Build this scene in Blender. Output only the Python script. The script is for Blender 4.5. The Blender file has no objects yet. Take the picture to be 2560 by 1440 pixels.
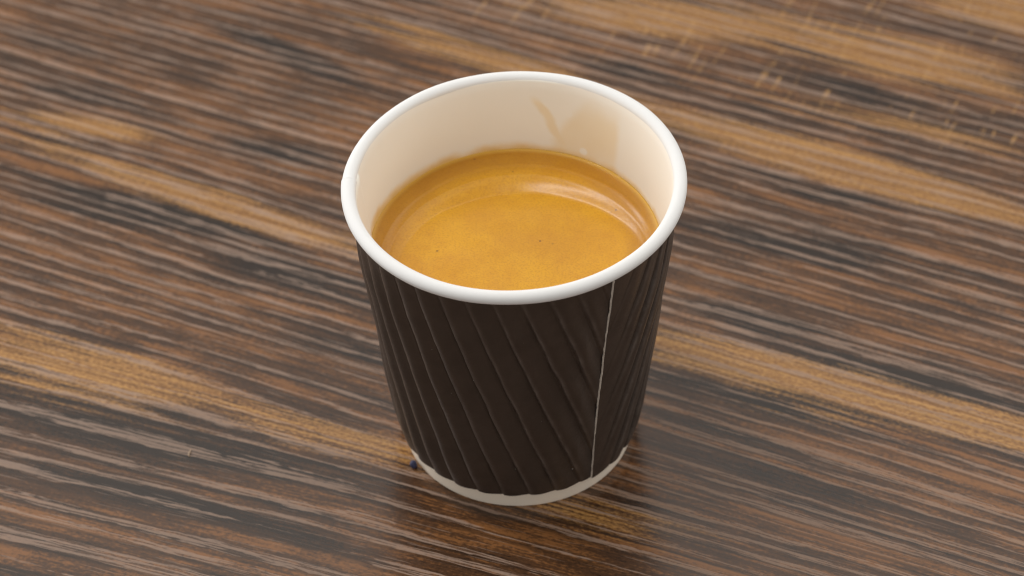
import bpy, bmesh, math, random
from mathutils import Vector, Matrix, noise

random.seed(7)
scn = bpy.context.scene
MM = 0.001

# ------------------------------------------------------------------ camera
cam_d = bpy.data.cameras.new('camera')
cam = bpy.data.objects.new('camera', cam_d)
scn.collection.objects.link(cam)
C_ = Vector((-0.7835, -366.290, 385.967)) * MM
FW = Vector((0.0, 0.723077, -0.690768))
RT = Vector((0.999782, -0.014412, -0.015086))
UP = Vector((0.020864, 0.690618, 0.722919))
M = Matrix((RT, UP, -FW)).transposed().to_4x4()
M.translation = C_
cam.matrix_world = M
cam_d.sensor_width = 36.0
cam_d.lens = 36.0 * 6814.246 / 2560.0
cam_d.clip_start = 0.01
cam_d.clip_end = 50.0
cam_d.dof.use_dof = True
cam_d.dof.focus_distance = 0.486
cam_d.dof.aperture_fstop = 19.0
scn.camera = cam

# ------------------------------------------------------------------ light (indoors: soft room light and lamps)
world = bpy.data.worlds.new('World')
scn.world = world
world.use_nodes = True
world.cycles.sampling_method = 'NONE'
bg = world.node_tree.nodes['Background']
bg.inputs['Color'].default_value = (1.0, 0.970, 0.925, 1)
bg.inputs['Strength'].default_value = 0.60

def area(name, loc, target, sx, sy, power, col, long_axis=(1, 0, 0)):
    l = bpy.data.lights.new(name, 'AREA')
    l.shape = 'RECTANGLE'; l.size = sx; l.size_y = sy
    l.energy = power; l.color = col
    o = bpy.data.objects.new(name, l)
    scn.collection.objects.link(o)
    zax = (Vector(loc) - Vector(target)).normalized()
    xax = Vector(long_axis); xax = (xax - zax * xax.dot(zax)).normalized()
    yax = zax.cross(xax)
    m = Matrix((xax, yax, zax)).transposed().to_4x4()
    m.translation = loc
    o.matrix_world = m
    return o

# long ceiling tube over the left back corner, a window on the left, weaker warm light from the right, pale wall behind
area('ceiling_tube', (-0.36, 0.16, 0.95), (0, 0, 0.04), 0.90, 0.070, 4.9, (1.0, 0.985, 0.965), (-0.60, 0.63, -0.45))
area('left_window', (-0.90, 0.45, 0.30), (0, 0, 0.03), 0.55, 0.45, 4.9, (1.0, 0.985, 0.965), (0, 1, 0))
area('right_room_light', (0.88, 0.30, 0.50), (0, 0, 0.03), 0.50, 0.50, 2.6, (1.0, 0.95, 0.88), (0, 1, 0))
area('back_window', (-0.10, 0.72, 1.08), (0, 0, 0.0), 1.4, 0.50, 2.3, (1.0, 0.96, 0.91))

scn.view_settings.view_transform = 'Standard'
scn.view_settings.look = 'None'
scn.view_settings.gamma = 1.0
scn.view_settings.exposure = -0.08
scn.view_settings.use_curve_mapping = False
scn.render.engine = 'CYCLES'
scn.cycles.filter_width = 1.1
scn.cycles.use_denoising = True
scn.cycles.denoising_input_passes = 'RGB_ALBEDO_NORMAL'

# ------------------------------------------------------------------ node helpers
class NT:
    def __init__(self, name):
        self.m = bpy.data.materials.new(name)
        self.m.use_nodes = True
        self.t = self.m.node_tree
        self.bsdf = self.t.nodes['Principled BSDF']
        self.out = self.t.nodes['Material Output']
    def n(self, typ, **kw):
        nd = self.t.nodes.new(typ)
        for k, v in kw.items():
            setattr(nd, k, v)
        return nd
    def put(self, sock, v):
        if isinstance(v, bpy.types.NodeSocket):
            self.t.links.new(v, sock)
        elif v is not None:
            if isinstance(v, tuple) and len(v) == 3 and sock.type == 'RGBA':
                v = v + (1.0,)
            sock.default_value = v
    def math(self, op, a, b=None, c=None, clamp=False):
        nd = self.n('ShaderNodeMath', operation=op, use_clamp=clamp)
        for i, v in enumerate((a, b, c)):
            if v is not None:
                self.put(nd.inputs[i], v)
        return nd.outputs[0]
    def mr(self, v, a, b, c=0.0, d=1.0, smooth=True):
        nd = self.n('ShaderNodeMapRange', interpolation_type='SMOOTHSTEP' if smooth else 'LINEAR')
        self.put(nd.inputs['Value'], v)
        for k, x in (('From Min', a), ('From Max', b), ('To Min', c), ('To Max', d)):
            self.put(nd.inputs[k], x)
        return nd.outputs[0]
    def mix(self, f, a, b, blend='MIX'):
        nd = self.n('ShaderNodeMix', data_type='RGBA', blend_type=blend)
        nd.clamp_factor = True
        self.put(nd.inputs[0], f); self.put(nd.inputs[6], a); self.put(nd.inputs[7], b)
        return nd.outputs[2]
    def xyz(self, x, y, z=0.0):
        nd = self.n('ShaderNodeCombineXYZ')
        for i, v in enumerate((x, y, z)):
            self.put(nd.inputs[i], v)
        return nd.outputs[0]
    def sep(self, v):
        nd = self.n('ShaderNodeSeparateXYZ'); self.put(nd.inputs[0], v)
        return nd.outputs
    def noise(self, vec, scale=1.0, detail=2.0, rough=0.5, w=None, dist=0.0):
        nd = self.n('ShaderNodeTexNoise')
        self.put(nd.inputs['Vector'], vec)
        nd.inputs['Scale'].default_value = scale
        nd.inputs['Detail'].default_value = detail
        nd.inputs['Roughness'].default_value = rough
        nd.inputs['Distortion'].default_value = dist
        return nd.outputs['Fac']
    def stretch(self, u, v, su, sv, off=0.0):
        return self.xyz(self.math('MULTIPLY', u, su), self.math('MULTIPLY', v, sv), off)
    def ellipse(self, vec, loc, rot, sc):
        mp = self.n('ShaderNodeMapping', vector_type='TEXTURE')
        self.put(mp.inputs['Vector'], vec)
        mp.inputs['Location'].default_value = loc
        mp.inputs['Rotation'].default_value = (0, 0, rot)
        mp.inputs['Scale'].default_value = sc
        g = self.n('ShaderNodeTexGradient', gradient_type='SPHERICAL')
        self.put(g.inputs['Vector'], mp.outputs[0])
        return g.outputs['Fac']
    def set(self, **kw):
        for k, v in kw.items():
            self.put(self.bsdf.inputs[k.replace('_', ' ')], v)
    def bump(self, h, dist, strength=1.0, normal=None):
        nd = self.n('ShaderNodeBump')
        nd.inputs['Strength'].default_value = strength
        nd.inputs['Distance'].default_value = dist
        self.put(nd.inputs['Height'], h)
        if normal is not None:
            self.put(nd.inputs['Normal'], normal)
        return nd.outputs[0]

# ------------------------------------------------------------------ wood-print laminate
# centre along / across the grain (mm), tilt (deg), half length, half width, strength
GOLD = [
    (-82, 33.2, -1.2, 32, 4.5, 0.80), (-17, 32.9, -0.9, 38, 5.4, 0.90), (62, 32.8, 2.6, 62, 5.6, 1.00),
    (-86, -20.6, 1.2, 36, 9.0, 0.62), (-28, -19.3, 1.8, 32, 6.6, 0.55), (34, 96.2, -0.8, 44, 5.9, 1.00),
    (-40, 99.0, -4.1, 40, 5.2, 0.75), (-14, 131.2, 12.6, 33, 8.2, 0.80), (31, 135.6, 3.0, 36, 8.1, 0.75),
    (50, 163.2, 1.6, 16, 8.6, 1.00), (-121, 44.6, 9.0, 17, 4.0, 0.60), (40, 113.7, 1.7, 32, 5.1, 0.50),
    (24, -19.9, 5.4, 24, 7.3, 0.50), (55, 24.7, 7.4, 14, 4.1, 0.35), (51, 96.1, 6.1, 22, 7.3, 0.35),
    (-126, 36.8, -6.4, 16, 5.8, 0.45),
]
DARK = [
    (-94, 25.0, 6.1, 22, 4.6, 1.00), (-96, 84.9, -10.2, 17, 2.8, 0.90), (64, 39.6, 5.4, 29, 3.8, 0.90),
    (31, 45.1, 5.2, 15, 2.8, 0.70), (-129, 53.2, 1.9, 12, 2.7, 0.70), (-80, 53.7, 2.0, 12, 3.1, 0.90),
    (-66, -33.5, 3.9, 39, 7.9, 0.70), (32, 69.0, 7.2, 23, 5.1, 0.70), (-21, 108.4, -0.9, 13, 2.1, 0.80),
    (-55, -45.6, 2.2, 43, 5.4, 0.50), (-58, 20.4, 0.7, 22, 4.3, 0.60), (39, 23.5, 1.3, 19, 6.1, 0.60),
    (27, 120.5, 2.7, 16, 3.2, 0.60), (46, 116.3, 10.2, 15, 2.3, 0.60), (-143, 66.3, 3.5, 15, 2.5, 0.50),
    (45, 3.9, -9.4, 21, 6.8, 0.40), (36, 86.9, 10.1, 17, 2.4, 0.50), (-42, 5.0, 5.2, 13, 3.1, 0.50),
]

def wood_material():
    N = NT('wood_print_laminate')
    tc = N.n('ShaderNodeTexCoord')
    mp = N.n('ShaderNodeMapping', vector_type='POINT')
    N.put(mp.inputs['Vector'], tc.outputs['Object'])
    mp.inputs['Rotation'].default_value = (0, 0, math.radians(24.8))
    mp.inputs['Scale'].default_value = (1000, 1000, 1000)
    s = N.sep(mp.outputs[0])
    u, v = s[0], s[1]
    u0, v0 = u, v
    # the grain swings to a shallower angle towards the front of the table
    front = N.mr(v, 12.0, -45.0, 0.0, 0.10)
    v = N.math('SUBTRACT', v, N.math('MULTIPLY', N.math('ADD', u, 60.0), front))
    # waviness: slow swing, small wander, jagged fibre jitter
    w1 = N.math('SUBTRACT', N.noise(N.stretch(u, v, 1/90, 1/30), 1.0, 1.0, 0.5), 0.5)
    w2 = N.math('SUBTRACT', N.noise(N.stretch(u, v, 1/11, 1/5, 3.0), 1.0, 3.0, 0.6), 0.5)
    vw = N.math('ADD', v, N.math('ADD', N.math('MULTIPLY', w1, 2.4), N.math('MULTIPLY', w2, 0.55)))
    grain = N.noise(N.stretch(u, v, 1/1.0, 1/0.55, 2.0), 1.0, 2.0, 0.7)
    fine = N.noise(N.stretch(u, vw, 1/48, 1/0.75, 11.0), 1.0, 3.0, 0.65)
    mid = N.noise(N.stretch(u, vw, 1/150, 1/3.0, 7.0), 1.0, 3.0, 0.6)
    cloud = N.noise(N.stretch(u, vw, 1/26, 1/5.0, 31.0), 1.0, 4.0, 0.7)
    fine0 = N.math('SUBTRACT', fine, 0.5)
    grain0 = N.math('SUBTRACT', grain, 0.5)
    # ragged coordinates for the printed blotches
    pu = N.math('ADD', u, N.math('ADD', N.math('MULTIPLY', fine0, 46.0), N.math('MULTIPLY', grain0, 5.0)))
    pvec = N.xyz(pu, N.math('ADD', v, N.math('ADD', N.math('MULTIPLY', w1, 2.0), N.math('MULTIPLY', w2, 1.6))), 0.0)

    def blotches(lst):
        tot = None
        for (cu, cv, rot, hl, hw, st) in lst:
            e = N.ellipse(pvec, (cu, cv, 0), math.radians(rot), (hl * 1.55, hw * 1.38, 1))
            e = N.math('MULTIPLY', e, st * 2.0)
            tot = e if tot is None else N.math('MAXIMUM', tot, e)
        return tot
    gold = blotches(GOLD)
    dark = blotches(DARK)

    c_dark = (0.0185, 0.0105, 0.0064)
    c_brown = (0.066, 0.0300, 0.0133)
    c_rust = (0.200, 0.084, 0.028)
    c_gold = (0.440, 0.232, 0.074)
    tone = N.math('ADD', N.math('MULTIPLY', mid, 1.0), N.math('ADD', N.math('MULTIPLY', fine, 0.65), N.math('MULTIPLY', cloud, 1.25)))
    tone = N.math('ADD', tone, N.math('MULTIPLY', grain, 0.75))
    tone = N.math('SUBTRACT', tone, N.math('MULTIPLY', dark, 0.40))
    col = N.mix(N.mr(tone, 1.40, 1.76), c_dark, c_brown)
    col = N.mix(N.mr(tone, 1.74, 2.06), col, c_rust)
    # gold heartwood bands
    gsel = N.math('ADD', gold, N.math('ADD', N.math('MULTIPLY', N.math('SUBTRACT', cloud, 0.5), 0.7), N.math('MULTIPLY', grain0, 0.6)))
    gsel = N.math('ADD', gsel, N.math('ADD', N.math('MULTIPLY', fine0, 1.3), N.math('MULTIPLY', N.math('SUBTRACT', mid, 0.5), 1.5)))
    gm = N.mr(gsel, 0.36, 1.0, 0.0, 0.95)
    gcol = N.mix(N.mr(N.math('ADD', fine, N.math('MULTIPLY', grain, 0.8)), 0.72, 1.12), (0.185, 0.080, 0.024), c_gold)
    col = N.mix(gm, col, gcol)
    # saw marks across the grain at the far side
    saw = N.noise(N.stretch(u, v, 1/1.2, 1/22, 41.0), 1.0, 2.0, 0.5)
    sawm = N.math('MULTIPLY', N.mr(saw, 0.60, 0.66), N.mr(cloud, 0.42, 0.58))
    sawm = N.math('MULTIPLY', sawm, N.mr(v, 104.0, 118.0, 0.0, 0.75))
    col = N.mix(sawm, col, (0.42, 0.23, 0.08))

    # embossed pores: bundles of dashed lines along the rings, with their pale sheen painted in
    ring = N.math('ADD', N.math('MULTIPLY', v, 0.20), N.math('MULTIPLY', N.math('MAXIMUM', v, -16.0), 0.11))
    ring = N.math('ADD', ring, N.math('ADD', N.math('MULTIPLY', w1, 0.8), N.math('MULTIPLY', w2, 0.34)))
    ring = N.math('ADD', ring, N.math('MULTIPLY', N.noise(N.stretch(u, v, 1/220, 1/11, 13.0), 1.0, 1.0), 1.9))
    jag = N.math('SUBTRACT', N.noise(N.stretch(u, v, 1/3.2, 1/0.7, 57.0), 1.0, 1.0, 0.5), 0.5)
    ring = N.math('ADD', ring, N.math('MULTIPLY', jag, 0.17))
    tri = N.math('ABSOLUTE', N.math('SUBTRACT', N.math('FRACT', ring), 0.5))
    wid = N.math('SUBTRACT', N.math('MULTIPLY', N.noise(N.stretch(u, v, 1/110, 1/4, 17.0), 1.0, 2.0), 0.80), 0.245)
    wid = N.math('ADD', wid, N.math('MULTIPLY', fine0, 0.40))
    cluster = N.mr(N.math('SUBTRACT', wid, tri), -0.005, 0.025)
    dash = N.noise(N.stretch(u, N.math('ADD', vw, N.math('MULTIPLY', jag, 0.30)), 1/13.0, 1/0.46, 23.0), 1.0, 1.0, 0.5)
    dashm = N.mr(dash, 0.45, 0.495)
    pore = N.math('MULTIPLY', cluster, N.math('ADD', N.math('MULTIPLY', dashm, 0.84), 0.16))
    pore = N.math('MAXIMUM', pore, N.math('MULTIPLY', N.mr(dash, 0.64, 0.70), 0.45))
    pore = N.math('MULTIPLY', pore, N.mr(grain, 0.15, 0.50, 0.45, 1.0))
    # (bundles keep a ragged, stepped outline)
    # embossing shadow painted as a darker line along the lower side of each bundle
    edge = N.math('SUBTRACT', N.math('FRACT', N.math('ADD', ring, 0.24)), 0.5)
    edge = N.math('MULTIPLY', N.mr(N.math('ABSOLUTE', edge), 0.20, 0.05), N.math('SUBTRACT', 1.0, N.math('MULTIPLY', gm, 0.8)))
    col = N.mix(N.math('MULTIPLY', edge, 0.55), col, c_dark)
    pcol = N.mix(0.64, col, (0.310, 0.210, 0.154))  # lighter colour stands in for light scattered by the matte pores
    col = N.mix(pore, col, pcol)

    rough = N.math('ADD', N.math('MULTIPLY', pore, 0.30), N.mr(grain, 0.2, 0.8, 0.19, 0.26))
    N.set(Base_Color=col, Roughness=rough, IOR=1.5,
          Normal=N.bump(N.noise(N.stretch(u0, v0, 1/7.5, 1/0.5, 23.0), 1.0, 1.0, 0.5), 0.00005, 0.30))
    return N.m

def paper_material(name, col, rough=0.5, grain=0.05):
    N = NT(name)
    tc = N.n('ShaderNodeTexCoord')
    n1 = N.noise(tc.outputs['Object'], 420.0, 4.0, 0.6)
    n2 = N.noise(tc.outputs['Object'], 5200.0, 3.0, 0.6)
    f = N.math('MULTIPLY', N.math('SUBTRACT', n1, 0.5), grain * 2)
    dk = tuple(c * 0.80 for c in col)
    N.set(Base_Color=N.mix(N.math('ADD', f, 0.06), col, dk), Roughness=rough, IOR=1.45,
          Normal=N.bump(N.math('ADD', n2, n1), 0.00002, 0.12))
    return N.m

def wall_material():
    """White coated board; dried coffee film where the last sip ran down."""
    N = NT('coated_white_board')
    tc = N.n('ShaderNodeTexCoord')
    s = N.sep(tc.outputs['Object'])
    ang = N.math('MULTIPLY', N.math('ARCTAN2', s[0], s[1]), 180 / math.pi)   # 0 = far side, + = right
    z = N.math('MULTIPLY', s[2], 1000.0)
    nz = N.math('SUBTRACT', N.noise(tc.outputs['Object'], 150.0, 3.0, 0.5), 0.5)
    a = N.math('ADD', ang, N.math('MULTIPLY', nz, 2.5))
    zz = N.math('ADD', z, N.math('MULTIPLY', nz, 3.0))
    # broad sheet of residue, sharper on its right edge
    left = N.math('ADD', 15.0, N.math('MULTIPLY', N.math('MAXIMUM', N.math('SUBTRACT', zz, 50.0), 0.0), 1.25))
    sheet = N.math('MULTIPLY', N.mr(N.math('SUBTRACT', a, left), -1.5, 4.0), N.mr(a, 46.5, 42.5))
    sheet = N.math('MULTIPLY', sheet, N.mr(zz, 62.5, 56.0))
    sheet = N.math('MULTIPLY', sheet, N.mr(N.noise(tc.outputs['Object'], 90.0, 3.0), 0.25, 0.75, 0.6, 1.0))
    # thin run on the left that joins it
    cen = N.math('SUBTRACT', 19.5, N.math('MULTIPLY', N.math('SUBTRACT', zz, 50.0), 1.25))
    run = N.mr(N.math('ABSOLUTE', N.math('SUBTRACT', a, cen)), 3.4, 1.0)
    run = N.math('MULTIPLY', run, N.math('MULTIPLY', N.mr(zz, 59.3, 57.0), N.mr(zz, 44.0, 50.0)))
    m = N.math('MAXIMUM', N.math('MULTIPLY', sheet, 0.72), N.math('MULTIPLY', run, 0.66))
    dots = N.n('ShaderNodeTexVoronoi'); N.put(dots.inputs['Vector'], tc.outputs['Object']); dots.inputs['Scale'].default_value = 160.0
    m = N.math('MULTIPLY', m, N.mr(dots.outputs['Distance'], 0.10, 0.16))
    # crema film that clings just above the liquid
    cling = N.math('MULTIPLY', N.mr(zz, 48.9, 46.6), N.mr(z, 40.0, 41.0))
    white = N.mix(N.mr(z, 10.0, 12.0), (0.89, 0.80, 0.68), (0.90, 0.875, 0.805))
    col = N.mix(m, white, (0.84, 0.69, 0.44))
    col = N.mix(N.math('MULTIPLY', cling, 0.85), col, (0.74, 0.46, 0.10))
    fib = N.noise(tc.outputs['Object'], 3500.0, 3.0, 0.6)
    N.set(Base_Color=col, Roughness=N.math('SUBTRACT', 0.42, N.math('MULTIPLY', m, 0.15)), IOR=1.45,
          Normal=N.bump(fib, 0.000008, 0.1))
    return N.m

def sleeve_material():
    N = NT('dark_brown_sleeve_paper')
    tc = N.n('ShaderNodeTexCoord')
    n1 = N.noise(tc.outputs['Object'], 260.0, 4.0, 0.6)
    n2 = N.noise(tc.outputs['Object'], 4200.0, 3.0, 0.7)
    n3 = N.noise(tc.outputs['Object'], 1800.0, 2.0, 0.6)
    col = N.mix(N.mr(n1, 0.3, 0.7), (0.036, 0.0250, 0.0190), (0.046, 0.0320, 0.0245))
    col = N.mix(N.mr(n2, 0.55, 0.8, 0.0, 0.45), col, (0.075, 0.054, 0.040))
    at = N.n('ShaderNodeAttribute', attribute_name='crease_highlight')  # lit edges of the ribs, painted into the sleeve colour
    highlight = N.math('MULTIPLY', at.outputs['Fac'], N.mr(n3, 0.25, 0.6, 0.45, 1.0))
    col = N.mix(N.math('MULTIPLY', highlight, 0.75), col, (0.175, 0.145, 0.127))
    N.set(Base_Color=col, Roughness=N.mr(n3, 0.3, 0.7, 0.34, 0.46), IOR=1.54,
          Normal=N.bump(N.math('ADD', n2, n3), 0.00005, 0.35))
    return N.m

def crema_material(R):
    N = NT('coffee_crema')
    tc = N.n('ShaderNodeTexCoord')
    ob = tc.outputs['Object']
    s = N.sep(ob)
    r = N.math('SQRT', N.math('ADD', N.math('MULTIPLY', s[0], s[0]), N.math('MULTIPLY', s[1], s[1])))
    rn = N.math('DIVIDE', r, R)
    big = N.noise(ob, 70.0, 3.0, 0.55, dist=0.4)
    med = N.noise(ob, 420.0, 4.0, 0.65)
    fin = N.noise(ob, 2300.0, 3.0, 0.7)
    col = N.mix(N.mr(N.math('ADD', big, N.math('MULTIPLY', med, 0.5)), 0.5, 1.0), (0.57, 0.255, 0.005), (0.68, 0.338, 0.008))
    col = N.mix(N.mr(fin, 0.42, 0.70, 0.0, 0.55), col, (0.43, 0.175, 0.006))
    ring = N.math('MULTIPLY', N.mr(N.math('ADD', rn, N.math('MULTIPLY', N.math('SUBTRACT', big, 0.5), 0.25)), 0.70, 0.90), 0.6)
    col = N.mix(ring, col, (0.36, 0.142, 0.008))
    col = N.mix(N.mr(rn, 0.955, 0.998, 0.0, 0.8), col, (0.66, 0.40, 0.07))
    vo = N.n('ShaderNodeTexVoronoi'); N.put(vo.inputs['Vector'], ob); vo.inputs['Scale'].default_value = 420.0
    sel = N.sep(vo.outputs['Color'])[0]
    pit = N.math('MULTIPLY', N.mr(vo.outputs['Distance'], 0.13, 0.05), N.mr(sel, 0.88, 0.91))
    col = N.mix(N.math('MULTIPLY', pit, 0.75), col, (0.10, 0.035, 0.006))
    vo2 = N.n('ShaderNodeTexVoronoi'); N.put(vo2.inputs['Vector'], ob); vo2.inputs['Scale'].default_value = 1900.0
    h = N.math('ADD', N.math('MULTIPLY', fin, 0.6), N.math('MULTIPLY', vo2.outputs['Distance'], 0.5))
    N.set(Base_Color=col, Roughness=0.27, IOR=1.50, Normal=N.bump(h, 0.00005, 0.30))
    return N.m

def plain(name, col, rough):
    return paper_material(name, col, rough, 0.1)

# ------------------------------------------------------------------ mesh helpers
def link(name, verts, faces, mat, parent=None, smooth=True, loc=None):
    me = bpy.data.meshes.new(name)
    me.from_pydata([tuple(v) for v in verts], [], faces)
    me.update()
    if smooth:
        me.polygons.foreach_set('use_smooth', [True] * len(me.polygons))
    me.materials.append(mat)
    o = bpy.data.objects.new(name, me)
    scn.collection.objects.link(o)
    if parent is not None:
        o.parent = parent
    if loc is not None:
        o.location = loc
    return o

def empty(name, loc):
    o = bpy.data.objects.new(name, None)
    o.empty_display_size = 0.01
    scn.collection.objects.link(o)
    o.location = loc
    return o

def tag(o, label=None, cat=None, kind=None, group=None):
    for k, v in (('label', label), ('category', cat), ('kind', kind), ('group', group)):
        if v:
            o[k] = v

def grid_faces(nu, nv, wrap):
    f = []
    for j in range(nv - 1):
        for i in range(nu if wrap else nu - 1):
            a = j * nu + i; b = j * nu + (i + 1) % nu
            f.append((a, b, b + nu, a + nu))
    return f

# ------------------------------------------------------------------ table top
def table():
    bm = bmesh.new()
    bmesh.ops.create_cube(bm, size=1.0, matrix=Matrix.Translation((0.05, 0.10, -0.0125)) @ Matrix.Diagonal((1.3, 0.9, 0.025, 1)))
    bmesh.ops.bevel(bm, geom=bm.edges[:], offset=0.0015, segments=2, affect='EDGES')
    me = bpy.data.meshes.new('tabletop'); bm.to_mesh(me); bm.free()
    me.materials.append(wood_material())
    o = bpy.data.objects.new('tabletop', me)
    scn.collection.objects.link(o)
    tag(o, 'brown striped wood-grain table top with golden bands under the cup', None, 'structure')
table()

# ------------------------------------------------------------------ paper cup
H, RO, RTUBE, RB = 63.4, 31.0, 1.26, 22.03
TILT, OVAL = 0.0179, 0.0038

def P(phi, r, z):
    """phi in radians, 0 = towards the viewer, + = right; mm -> m, with the cup's slight lean and ovality."""
    x, y = r * math.sin(phi), -r * math.cos(phi)
    k = z / H
    a = math.atan2(y, x)
    g = 1 + k * OVAL * math.sin(2 * a)
    return (x * g * MM, y * g * MM, (z + TILT * x * k) * MM)

cup = empty('paper_cup', (0, 0, 0))
tag(cup, 'small dark brown ripple-wall paper cup with white rolled rim, half full of coffee', 'cup')

R_IN_TOP = RO - 2 * RTUBE - 0.02
def r_out(z): return RB + (R_IN_TOP + 0.40 - RB) * z / (H - RTUBE)
def r_in(z): return r_out(z) - 0.40

white = wall_material()
SEAM_IN = math.radians(-97)
def build_wall():
    nu = 360
    prof = [('o', 0.0, 0.25), ('o', 0.0, 0.0)]
    pts = []
    zs_out = [0.0, 0.25] + [2.0 + i * 3.0 for i in range(20)] + [H - RTUBE]
    zs_in = [H - RTUBE - i * 2.0 for i in range(27)] + [6.0]
    rows = [(lambda ph: RB - 0.45, 1.2), (lambda ph: RB - 0.45, 0.12), (lambda ph: RB - 0.2, 0.0)]
    for z in zs_out:
        rows.append((lambda ph, z=z: r_out(z), max(z, 0.05)))
    rows.append((lambda ph: R_IN_TOP + 0.40, H - RTUBE + 0.45))
    rows.append((lambda ph: R_IN_TOP + 0.16, H - RTUBE + 0.35))
    rows.append((lambda ph: R_IN_TOP + 0.06, H - RTUBE + 0.15))
    def inner(z):
        def f(ph):
            d = (ph - SEAM_IN + math.pi) % (2 * math.pi) - math.pi
            lap = 0.0
            if 0 <= d < 0.35:
                lap = 0.28 * (1 - d / 0.35) ** 2          # overlap of the board seam
            return r_in(z) - lap
        return f
    for z in zs_in:
        rows.append((inner(z), z))
    verts = []
    for f, z in rows:
        for i in range(nu):
            ph = 2 * math.pi * i / nu + SEAM_IN
            verts.append(P(ph, f(ph), z))
    fs = grid_faces(nu, len(rows), True)
    w = link('cup_wall', verts, fs, white, cup)
    # floor of the cup under the coffee and raised base disc
    nb = 96
    vb = [(0, 0, 6.0 * MM)] + [P(2 * math.pi * i / nb, r_in(6.0) + 0.1, 6.0) for i in range(nb)]
    link('cup_floor', vb, [(0, 1 + i, 1 + (i + 1) % nb) for i in range(nb)], white, cup)
build_wall()

rim_mat = paper_material('white_rim_board', (0.765, 0.764, 0.756), 0.80, 0.03)
def build_rim():
    nu, nv = 400, 28
    verts = []
    s0 = math.radians(-93)
    for j in range(nv):
        t = 2 * math.pi * j / nv
        for i in range(nu):
            ph = s0 + 2 * math.pi * i / nu
            d = 2 * math.pi * i / nu
            fat = 0.13 * max(0.0, 1 - d / 0.30) ** 2         # board overlap makes the roll fatter
            w = 0.10 * noise.noise((math.cos(ph) * 3, math.sin(ph) * 3, 1.7))
            rt = RTUBE + fat + w * 0.6
            rr = RO - RTUBE + rt * math.cos(t)
            zz = H - RTUBE + rt * 0.94 * math.sin(t) + 0.25 * noise.noise((math.cos(ph) * 1.6, math.sin(ph) * 1.6, 5.0))
            verts.append(P(ph, rr, zz))
    f = []
    for j in range(nv):
        for i in range(nu):
            a = j * nu + i; b = j * nu + (i + 1) % nu
            c = ((j + 1) % nv) * nu + (i + 1) % nu; d = ((j + 1) % nv) * nu + i
            f.append((a, b, c, d))
    rim = link('rim', verts, f, rim_mat, cup)
    # free end of the board showing as a small step on the roll
    vs, fs = [], []
    n = 14
    for k in range(n):
        t = math.radians(-60 + 250 * k / (n - 1))
        for ph_off, dr in ((-0.006, 0.005), (0.0, 0.15), (0.008, 0.15)):
            rt = RTUBE + dr
            vs.append(P(s0 + ph_off, RO - RTUBE + rt * math.cos(t), H - RTUBE + rt * math.sin(t)))
    for k in range(n - 1):
        for q in range(2):
            a = k * 3 + q
            fs.append((a, a + 1, a + 4, a + 3))
    link('rim_seam', vs, fs, rim_mat, rim)
build_rim()

# ---- ripple sleeve
Z0, Z1 = 4.1, 60.6
RS0, RS1 = 22.95, 29.25
slant = math.hypot(Z1 - Z0, RS1 - RS0)
SINA = (RS1 - RS0) / slant
RHO0 = RS0 / SINA
SEAM = math.radians(35.0)
LEAN_END = math.radians(20.0)
PITCH = 4.8
TH_END = 2 * math.pi * SINA
er = Vector((math.sin(TH_END), math.cos(TH_END)))
et = Vector((math.cos(TH_END), -math.sin(TH_END)))
d_rib = (-er * math.cos(LEAN_END) + et * math.sin(LEAN_END)).normalized()
n_rib = Vector((-d_rib.y, d_rib.x))
if n_rib.dot(et) < 0:
    n_rib = -n_rib
def blank(phd, z):
    rho = RHO0 + (z - Z0) / (Z1 - Z0) * slant
    th = phd * SINA
    return Vector((rho * math.sin(th), rho * math.cos(th)))
Q0 = blank((math.radians(1.3) - SEAM) % (2 * math.pi), 59.2).dot(n_rib)

def rib_height(phd, z):
    b = blank(phd, z)
    q = (b.dot(n_rib) - Q0) / PITCH
    along = b.dot(d_rib)
    idx = math.floor(q)
    q += 0.045 * noise.noise((along * 0.16, idx * 7.3, 0.0)) + 0.016 * noise.noise((along * 0.9, idx * 3.1, 4.0))
    idx = math.floor(q)
    t = q - idx
    var = 0.85 + 0.30 * noise.noise((along * 0.07, idx * 5.7, 9.0))
    rise = 0.075
    if t < rise:
        k = t / rise
        h = 0.62 * k * k * (3 - 2 * k)
    elif t < 0.32:
        k = (t - rise) / (0.32 - rise)
        h = 0.62 + 0.38 * math.sin(k * math.pi / 2)
    else:
        k = (t - 0.32) / 0.68
        h = 0.5 + 0.5 * math.cos(k * math.pi)
    # a second faint crease just before the step, as pressed paper shows
    h -= 0.45 * (0.6 + 0.6 * noise.noise((along * 0.12, idx * 2.9, 14.0))) * math.exp(-((t - 0.965) / 0.028) ** 2)
    return h * var, math.exp(-((t - 0.075) / (0.03 if t < 0.075 else 0.10)) ** 2) * (0.55 + 0.45 * noise.noise((along * 0.3, idx * 4.1, 21.0)))

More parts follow.
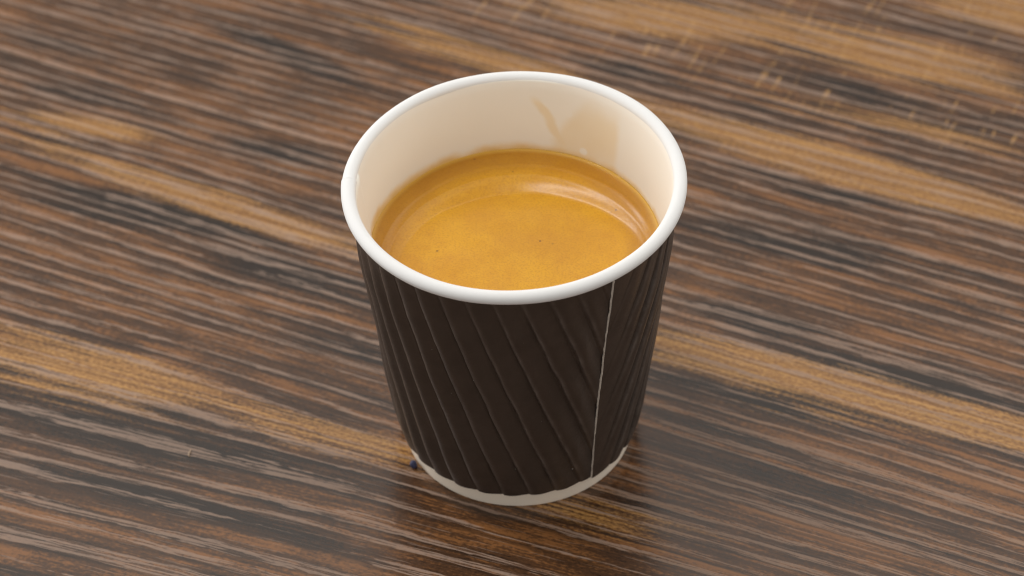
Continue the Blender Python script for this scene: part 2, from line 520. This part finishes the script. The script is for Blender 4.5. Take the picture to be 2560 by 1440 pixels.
sleeve_mat = sleeve_material()
def build_sleeve():
    nu, nv = 1500, 110
    verts = []
    crest = []
    for j in range(nv):
        z = Z0 + (Z1 - Z0) * j / (nv - 1)
        base = RS0 + (RS1 - RS0) * j / (nv - 1)
        fade = min(1.0, 0.42 + max(0.0, (Z1 - z) - 2.0) / 16.0)
        for i in range(nu):
            phd = 2 * math.pi * i / (nu - 1)
            fs = min(1.0, max(0.0, (phd - 0.05) / 0.30)); fs = fs * fs * (3 - 2 * fs)      # pressed flat at the lap
            fe = min(1.0, (2 * math.pi - phd) / 0.25 + 0.35)
            rh, cr = rib_height(phd, z)
            k_r = fade * min(1.0, 0.40 + (z - Z0) / 8.0) * (0.12 + 0.88 * fs) * fe
            h = 1.02 * rh * k_r
            crest.append(max(0.0, cr) * min(1.0, k_r * 1.2))
            lap = 0.55 * max(0.0, 1 - phd / 0.55) ** 1.6
            wob = 0.10 * noise.noise((math.cos(phd) * 2.2, math.sin(phd) * 2.2, z * 0.05))
            verts.append(P(SEAM + phd + edge_wob(z) * max(0.0, 1 - phd / 0.2) + edge_wob(z) * max(0.0, 1 - (2 * math.pi - phd) / 0.2),
                           base - 0.10 + h + lap + wob, z))
    me_faces = grid_faces(nu, nv, False)
    o = link('sleeve', verts, me_faces, sleeve_mat, cup)
    at = o.data.attributes.new('crease_highlight', 'FLOAT', 'POINT')  # where the painted highlight runs along each rib step
    at.data.foreach_set('value', crest)
    # thickness: inner lip at the bottom and top
    lip = []
    for z, dr in ((Z0, 0.0), (Z0 + 0.02, -0.55)):
        for i in range(nu):
            phd = 2 * math.pi * i / (nu - 1)
            v = Vector(verts[i])
            c = Vector((v.x, v.y, 0)).normalized() * (dr * MM)
            lip.append((v.x + c.x, v.y + c.y, v.z + (z - Z0) * MM))
    link('sleeve_bottom_edge', lip, [(i, i + nu, i + nu + 1, i + 1) for i in range(nu - 1)], sleeve_mat, o)
    # pale cut edge of the lap
    vs = []
    n = 150
    for k in range(n):
        z = Z0 + (Z1 - 0.6 - Z0) * k / (n - 1)
        base = RS0 + (RS1 - RS0) * (z - Z0) / (Z1 - Z0)
        top = base - 0.10 + 0.55 + 0.02
        for (dp, rr) in ((-0.0040 - 0.0045 * max(-0.5, noise.noise((z * 0.8, 2.0, 0))), top - 0.36), (-0.0022, top - 0.06), (0.0012, top + 0.012), (0.0025, top - 0.2)):
            vs.append(P(SEAM + edge_wob(z) + dp, rr, z))
    fs = []
    for k in range(n - 1):
        for q in range(3):
            a = k * 4 + q
            fs.append((a, a + 1, a + 5, a + 4))
    link('seam_edge', vs, fs, plain('cut_paper_edge', (0.62, 0.55, 0.48), 0.7), o)
    # lint specks
    sp_v, sp_f = [], []
    spots = [(-38.5, 22.5), (-17.0, 38.5), (-19.5, 49.0), (-3.0, 33.0), (9, 27.0), (-14, 19), (24, 10), (-2.0, 13.0), (-27, 33), (15, 44), (2, 50), (52, 38), (-33, 44)]
    for a, z in spots:
        ph = math.radians(a); rr = RS0 + (RS1 - RS0) * (z - Z0) / (Z1 - Z0) + 0.50
        c = Vector(P(ph, rr, z)); sz = random.uniform(0.05, 0.11) * MM
        bq = len(sp_v)
        for d in ((1, 0, 0), (-1, 0, 0), (0, 1, 0), (0, -1, 0), (0, 0, 1), (0, 0, -1)):
            sp_v.append(c + Vector(d) * sz * random.uniform(0.7, 1.4))
        for f in ((0, 2, 4), (2, 1, 4), (1, 3, 4), (3, 0, 4), (2, 0, 5), (1, 2, 5), (3, 1, 5), (0, 3, 5)):
            sp_f.append(tuple(bq + q for q in f))
    l = link('lint', sp_v, sp_f, plain('lint_fibre', (0.6, 0.57, 0.5), 0.8), o)
    l['kind'] = 'stuff'

def edge_wob(z):
    return 0.010 * noise.noise((z * 0.09, 3.3, 0.0)) + 0.0035 * noise.noise((z * 0.45, 8.3, 0.0)) + 0.02 * ((z - 32) / 30) ** 2 - 0.012
build_sleeve()

# ------------------------------------------------------------------ coffee
ZC = 45.3
def build_coffee():
    root = empty('coffee', (0, 0, 0))
    tag(root, 'golden brown espresso with crema inside the paper cup', 'coffee')
    R = r_in(ZC + 1.6) + 0.08
    nu, nr = 240, 90
    cx, cy, ax, ay = 0.04 * R, -0.20 * R, 0.855 * R, 0.79 * R
    def bound(a):          # distance from the centre to the inner disc's edge along direction a
        dx, dy = math.cos(a), math.sin(a)
        A = (dx / ax) ** 2 + (dy / ay) ** 2
        B = -2 * (dx * cx / ax ** 2 + dy * cy / ay ** 2)
        Cc = (cx / ax) ** 2 + (cy / ay) ** 2 - 1
        return min(0.93 * R, (-B + math.sqrt(B * B - 4 * A * Cc)) / (2 * A))
    verts = [(0, 0, 0)]
    tab = [0.0]
    for k in range(400):                     # slope rises quickly at the disc's edge, holds, then eases off
        x = (k + 0.5) * 0.05
        up = min(1.0, x / 0.35)
        dn = 1.0 if x < 1.4 else max(0.0, 1 - (x - 1.4) / 4.2)
        tab.append(tab[-1] + 0.05 * 0.54 * up * up * (3 - 2 * up) * dn ** 1.3)
    def ramp(x):
        i = min(398, int(x / 0.05)); f = x / 0.05 - i
        return tab[i] + (tab[i + 1] - tab[i]) * min(1.0, f)
    def height(r, a):
        b = bound(a) + 0.35 * noise.noise((math.cos(a) * 2, math.sin(a) * 2, 3.0))
        h = 0.0
        if r > b:
            wdt = R - b
            s = (r - b)
            A = 1.0 * (0.55 + 0.45 * max(0.0, math.cos(a - 0.75)) ** 0.7)
            h = A * ramp(s)
            # faint second ring
            h += 0.13 * math.exp(-((s - 0.60 * wdt) / 0.45) ** 2) + 0.07 * math.exp(-((s - 0.35 * wdt) / 0.3) ** 2)
        m = R - r
        h += 0.30 * math.exp(-m / 0.9)
        h += 0.035 * noise.noise((r * math.cos(a) * 0.25, r * math.sin(a) * 0.25, 0.5))
        return h
    radii = [R * (k / nr) ** 0.85 for k in range(1, nr + 1)]
    for r in radii:
        for i in range(nu):
            a = 2 * math.pi * i / nu
            verts.append((r * math.cos(a) * MM, r * math.sin(a) * MM, height(r, a) * MM))
    faces = [(0, 1 + i, 1 + (i + 1) % nu) for i in range(nu)]
    for k in range(nr - 1):
        for i in range(nu):
            a = 1 + k * nu + i; b = 1 + k * nu + (i + 1) % nu
            faces.append((a, a + nu, b + nu, b))
    # body of the liquid below
    nb = len(verts)
    for i in range(nu):
        a = 2 * math.pi * i / nu
        rr = r_in(8.0) - 0.3
        verts.append((rr * math.cos(a) * MM, rr * math.sin(a) * MM, (8.0 - ZC) * MM))
    last = 1 + (nr - 1) * nu
    for i in range(nu):
        faces.append((last + i, nb + i, nb + (i + 1) % nu, last + (i + 1) % nu))
    o = link('crema', verts, faces, crema_material(R * MM), root, loc=(0, 0, ZC * MM))
build_coffee()

# ------------------------------------------------------------------ crumbs on the table
def crumb():
    bm = bmesh.new()
    bmesh.ops.create_icosphere(bm, subdivisions=3, radius=0.78 * MM)
    for v in bm.verts:
        k = 1 + 0.22 * noise.noise(v.co * 1500) + 0.06 * noise.noise(v.co * 4000)
        v.co = Vector((v.co.x * 0.92, v.co.y * 0.95, v.co.z * 1.12)) * k
    me = bpy.data.meshes.new('crumb'); bm.to_mesh(me); bm.free()
    me.polygons.foreach_set('use_smooth', [True] * len(me.polygons))
    me.materials.append(plain('navy_crumb', (0.028, 0.032, 0.080), 0.55))
    o = bpy.data.objects.new('crumb', me); scn.collection.objects.link(o)
    o.location = (-20.35 * MM, -11.5 * MM, 0.80 * MM)
    tag(o, 'tiny dark blue crumb lying beside the left foot of the cup', 'crumb')
crumb()

def fibre():
    pts = [(0.1, -0.85, 0.10), (-0.18, -0.45, 0.16), (-0.08, 0.05, 0.26), (0.12, 0.5, 0.34), (0.20, 1.0, 0.30)]
    rad = [0.10, 0.16, 0.19, 0.15, 0.06]
    vs, fs = [], []
    m = 8
    for (x, y, z), r in zip(pts, rad):
        for k in range(m):
            t = 2 * math.pi * k / m
            vs.append(((x + r * math.cos(t)) * MM, y * MM, (z + r * 0.6 * math.sin(t)) * MM))
    for j in range(len(pts) - 1):
        for k in range(m):
            a = j * m + k; b = j * m + (k + 1) % m
            fs.append((a, b, b + m, a + m))
    fs.append(tuple(range(m))[::-1]); fs.append(tuple((len(pts) - 1) * m + k for k in range(m)))
    o = link('wood_shaving', vs, fs, plain('pale_shaving', (0.36, 0.26, 0.18), 0.7), None, loc=(-63.7 * MM, -6.8 * MM, 0))
    tag(o, 'tiny pale curled shaving on the table far left of the cup', 'shaving')
fibre()
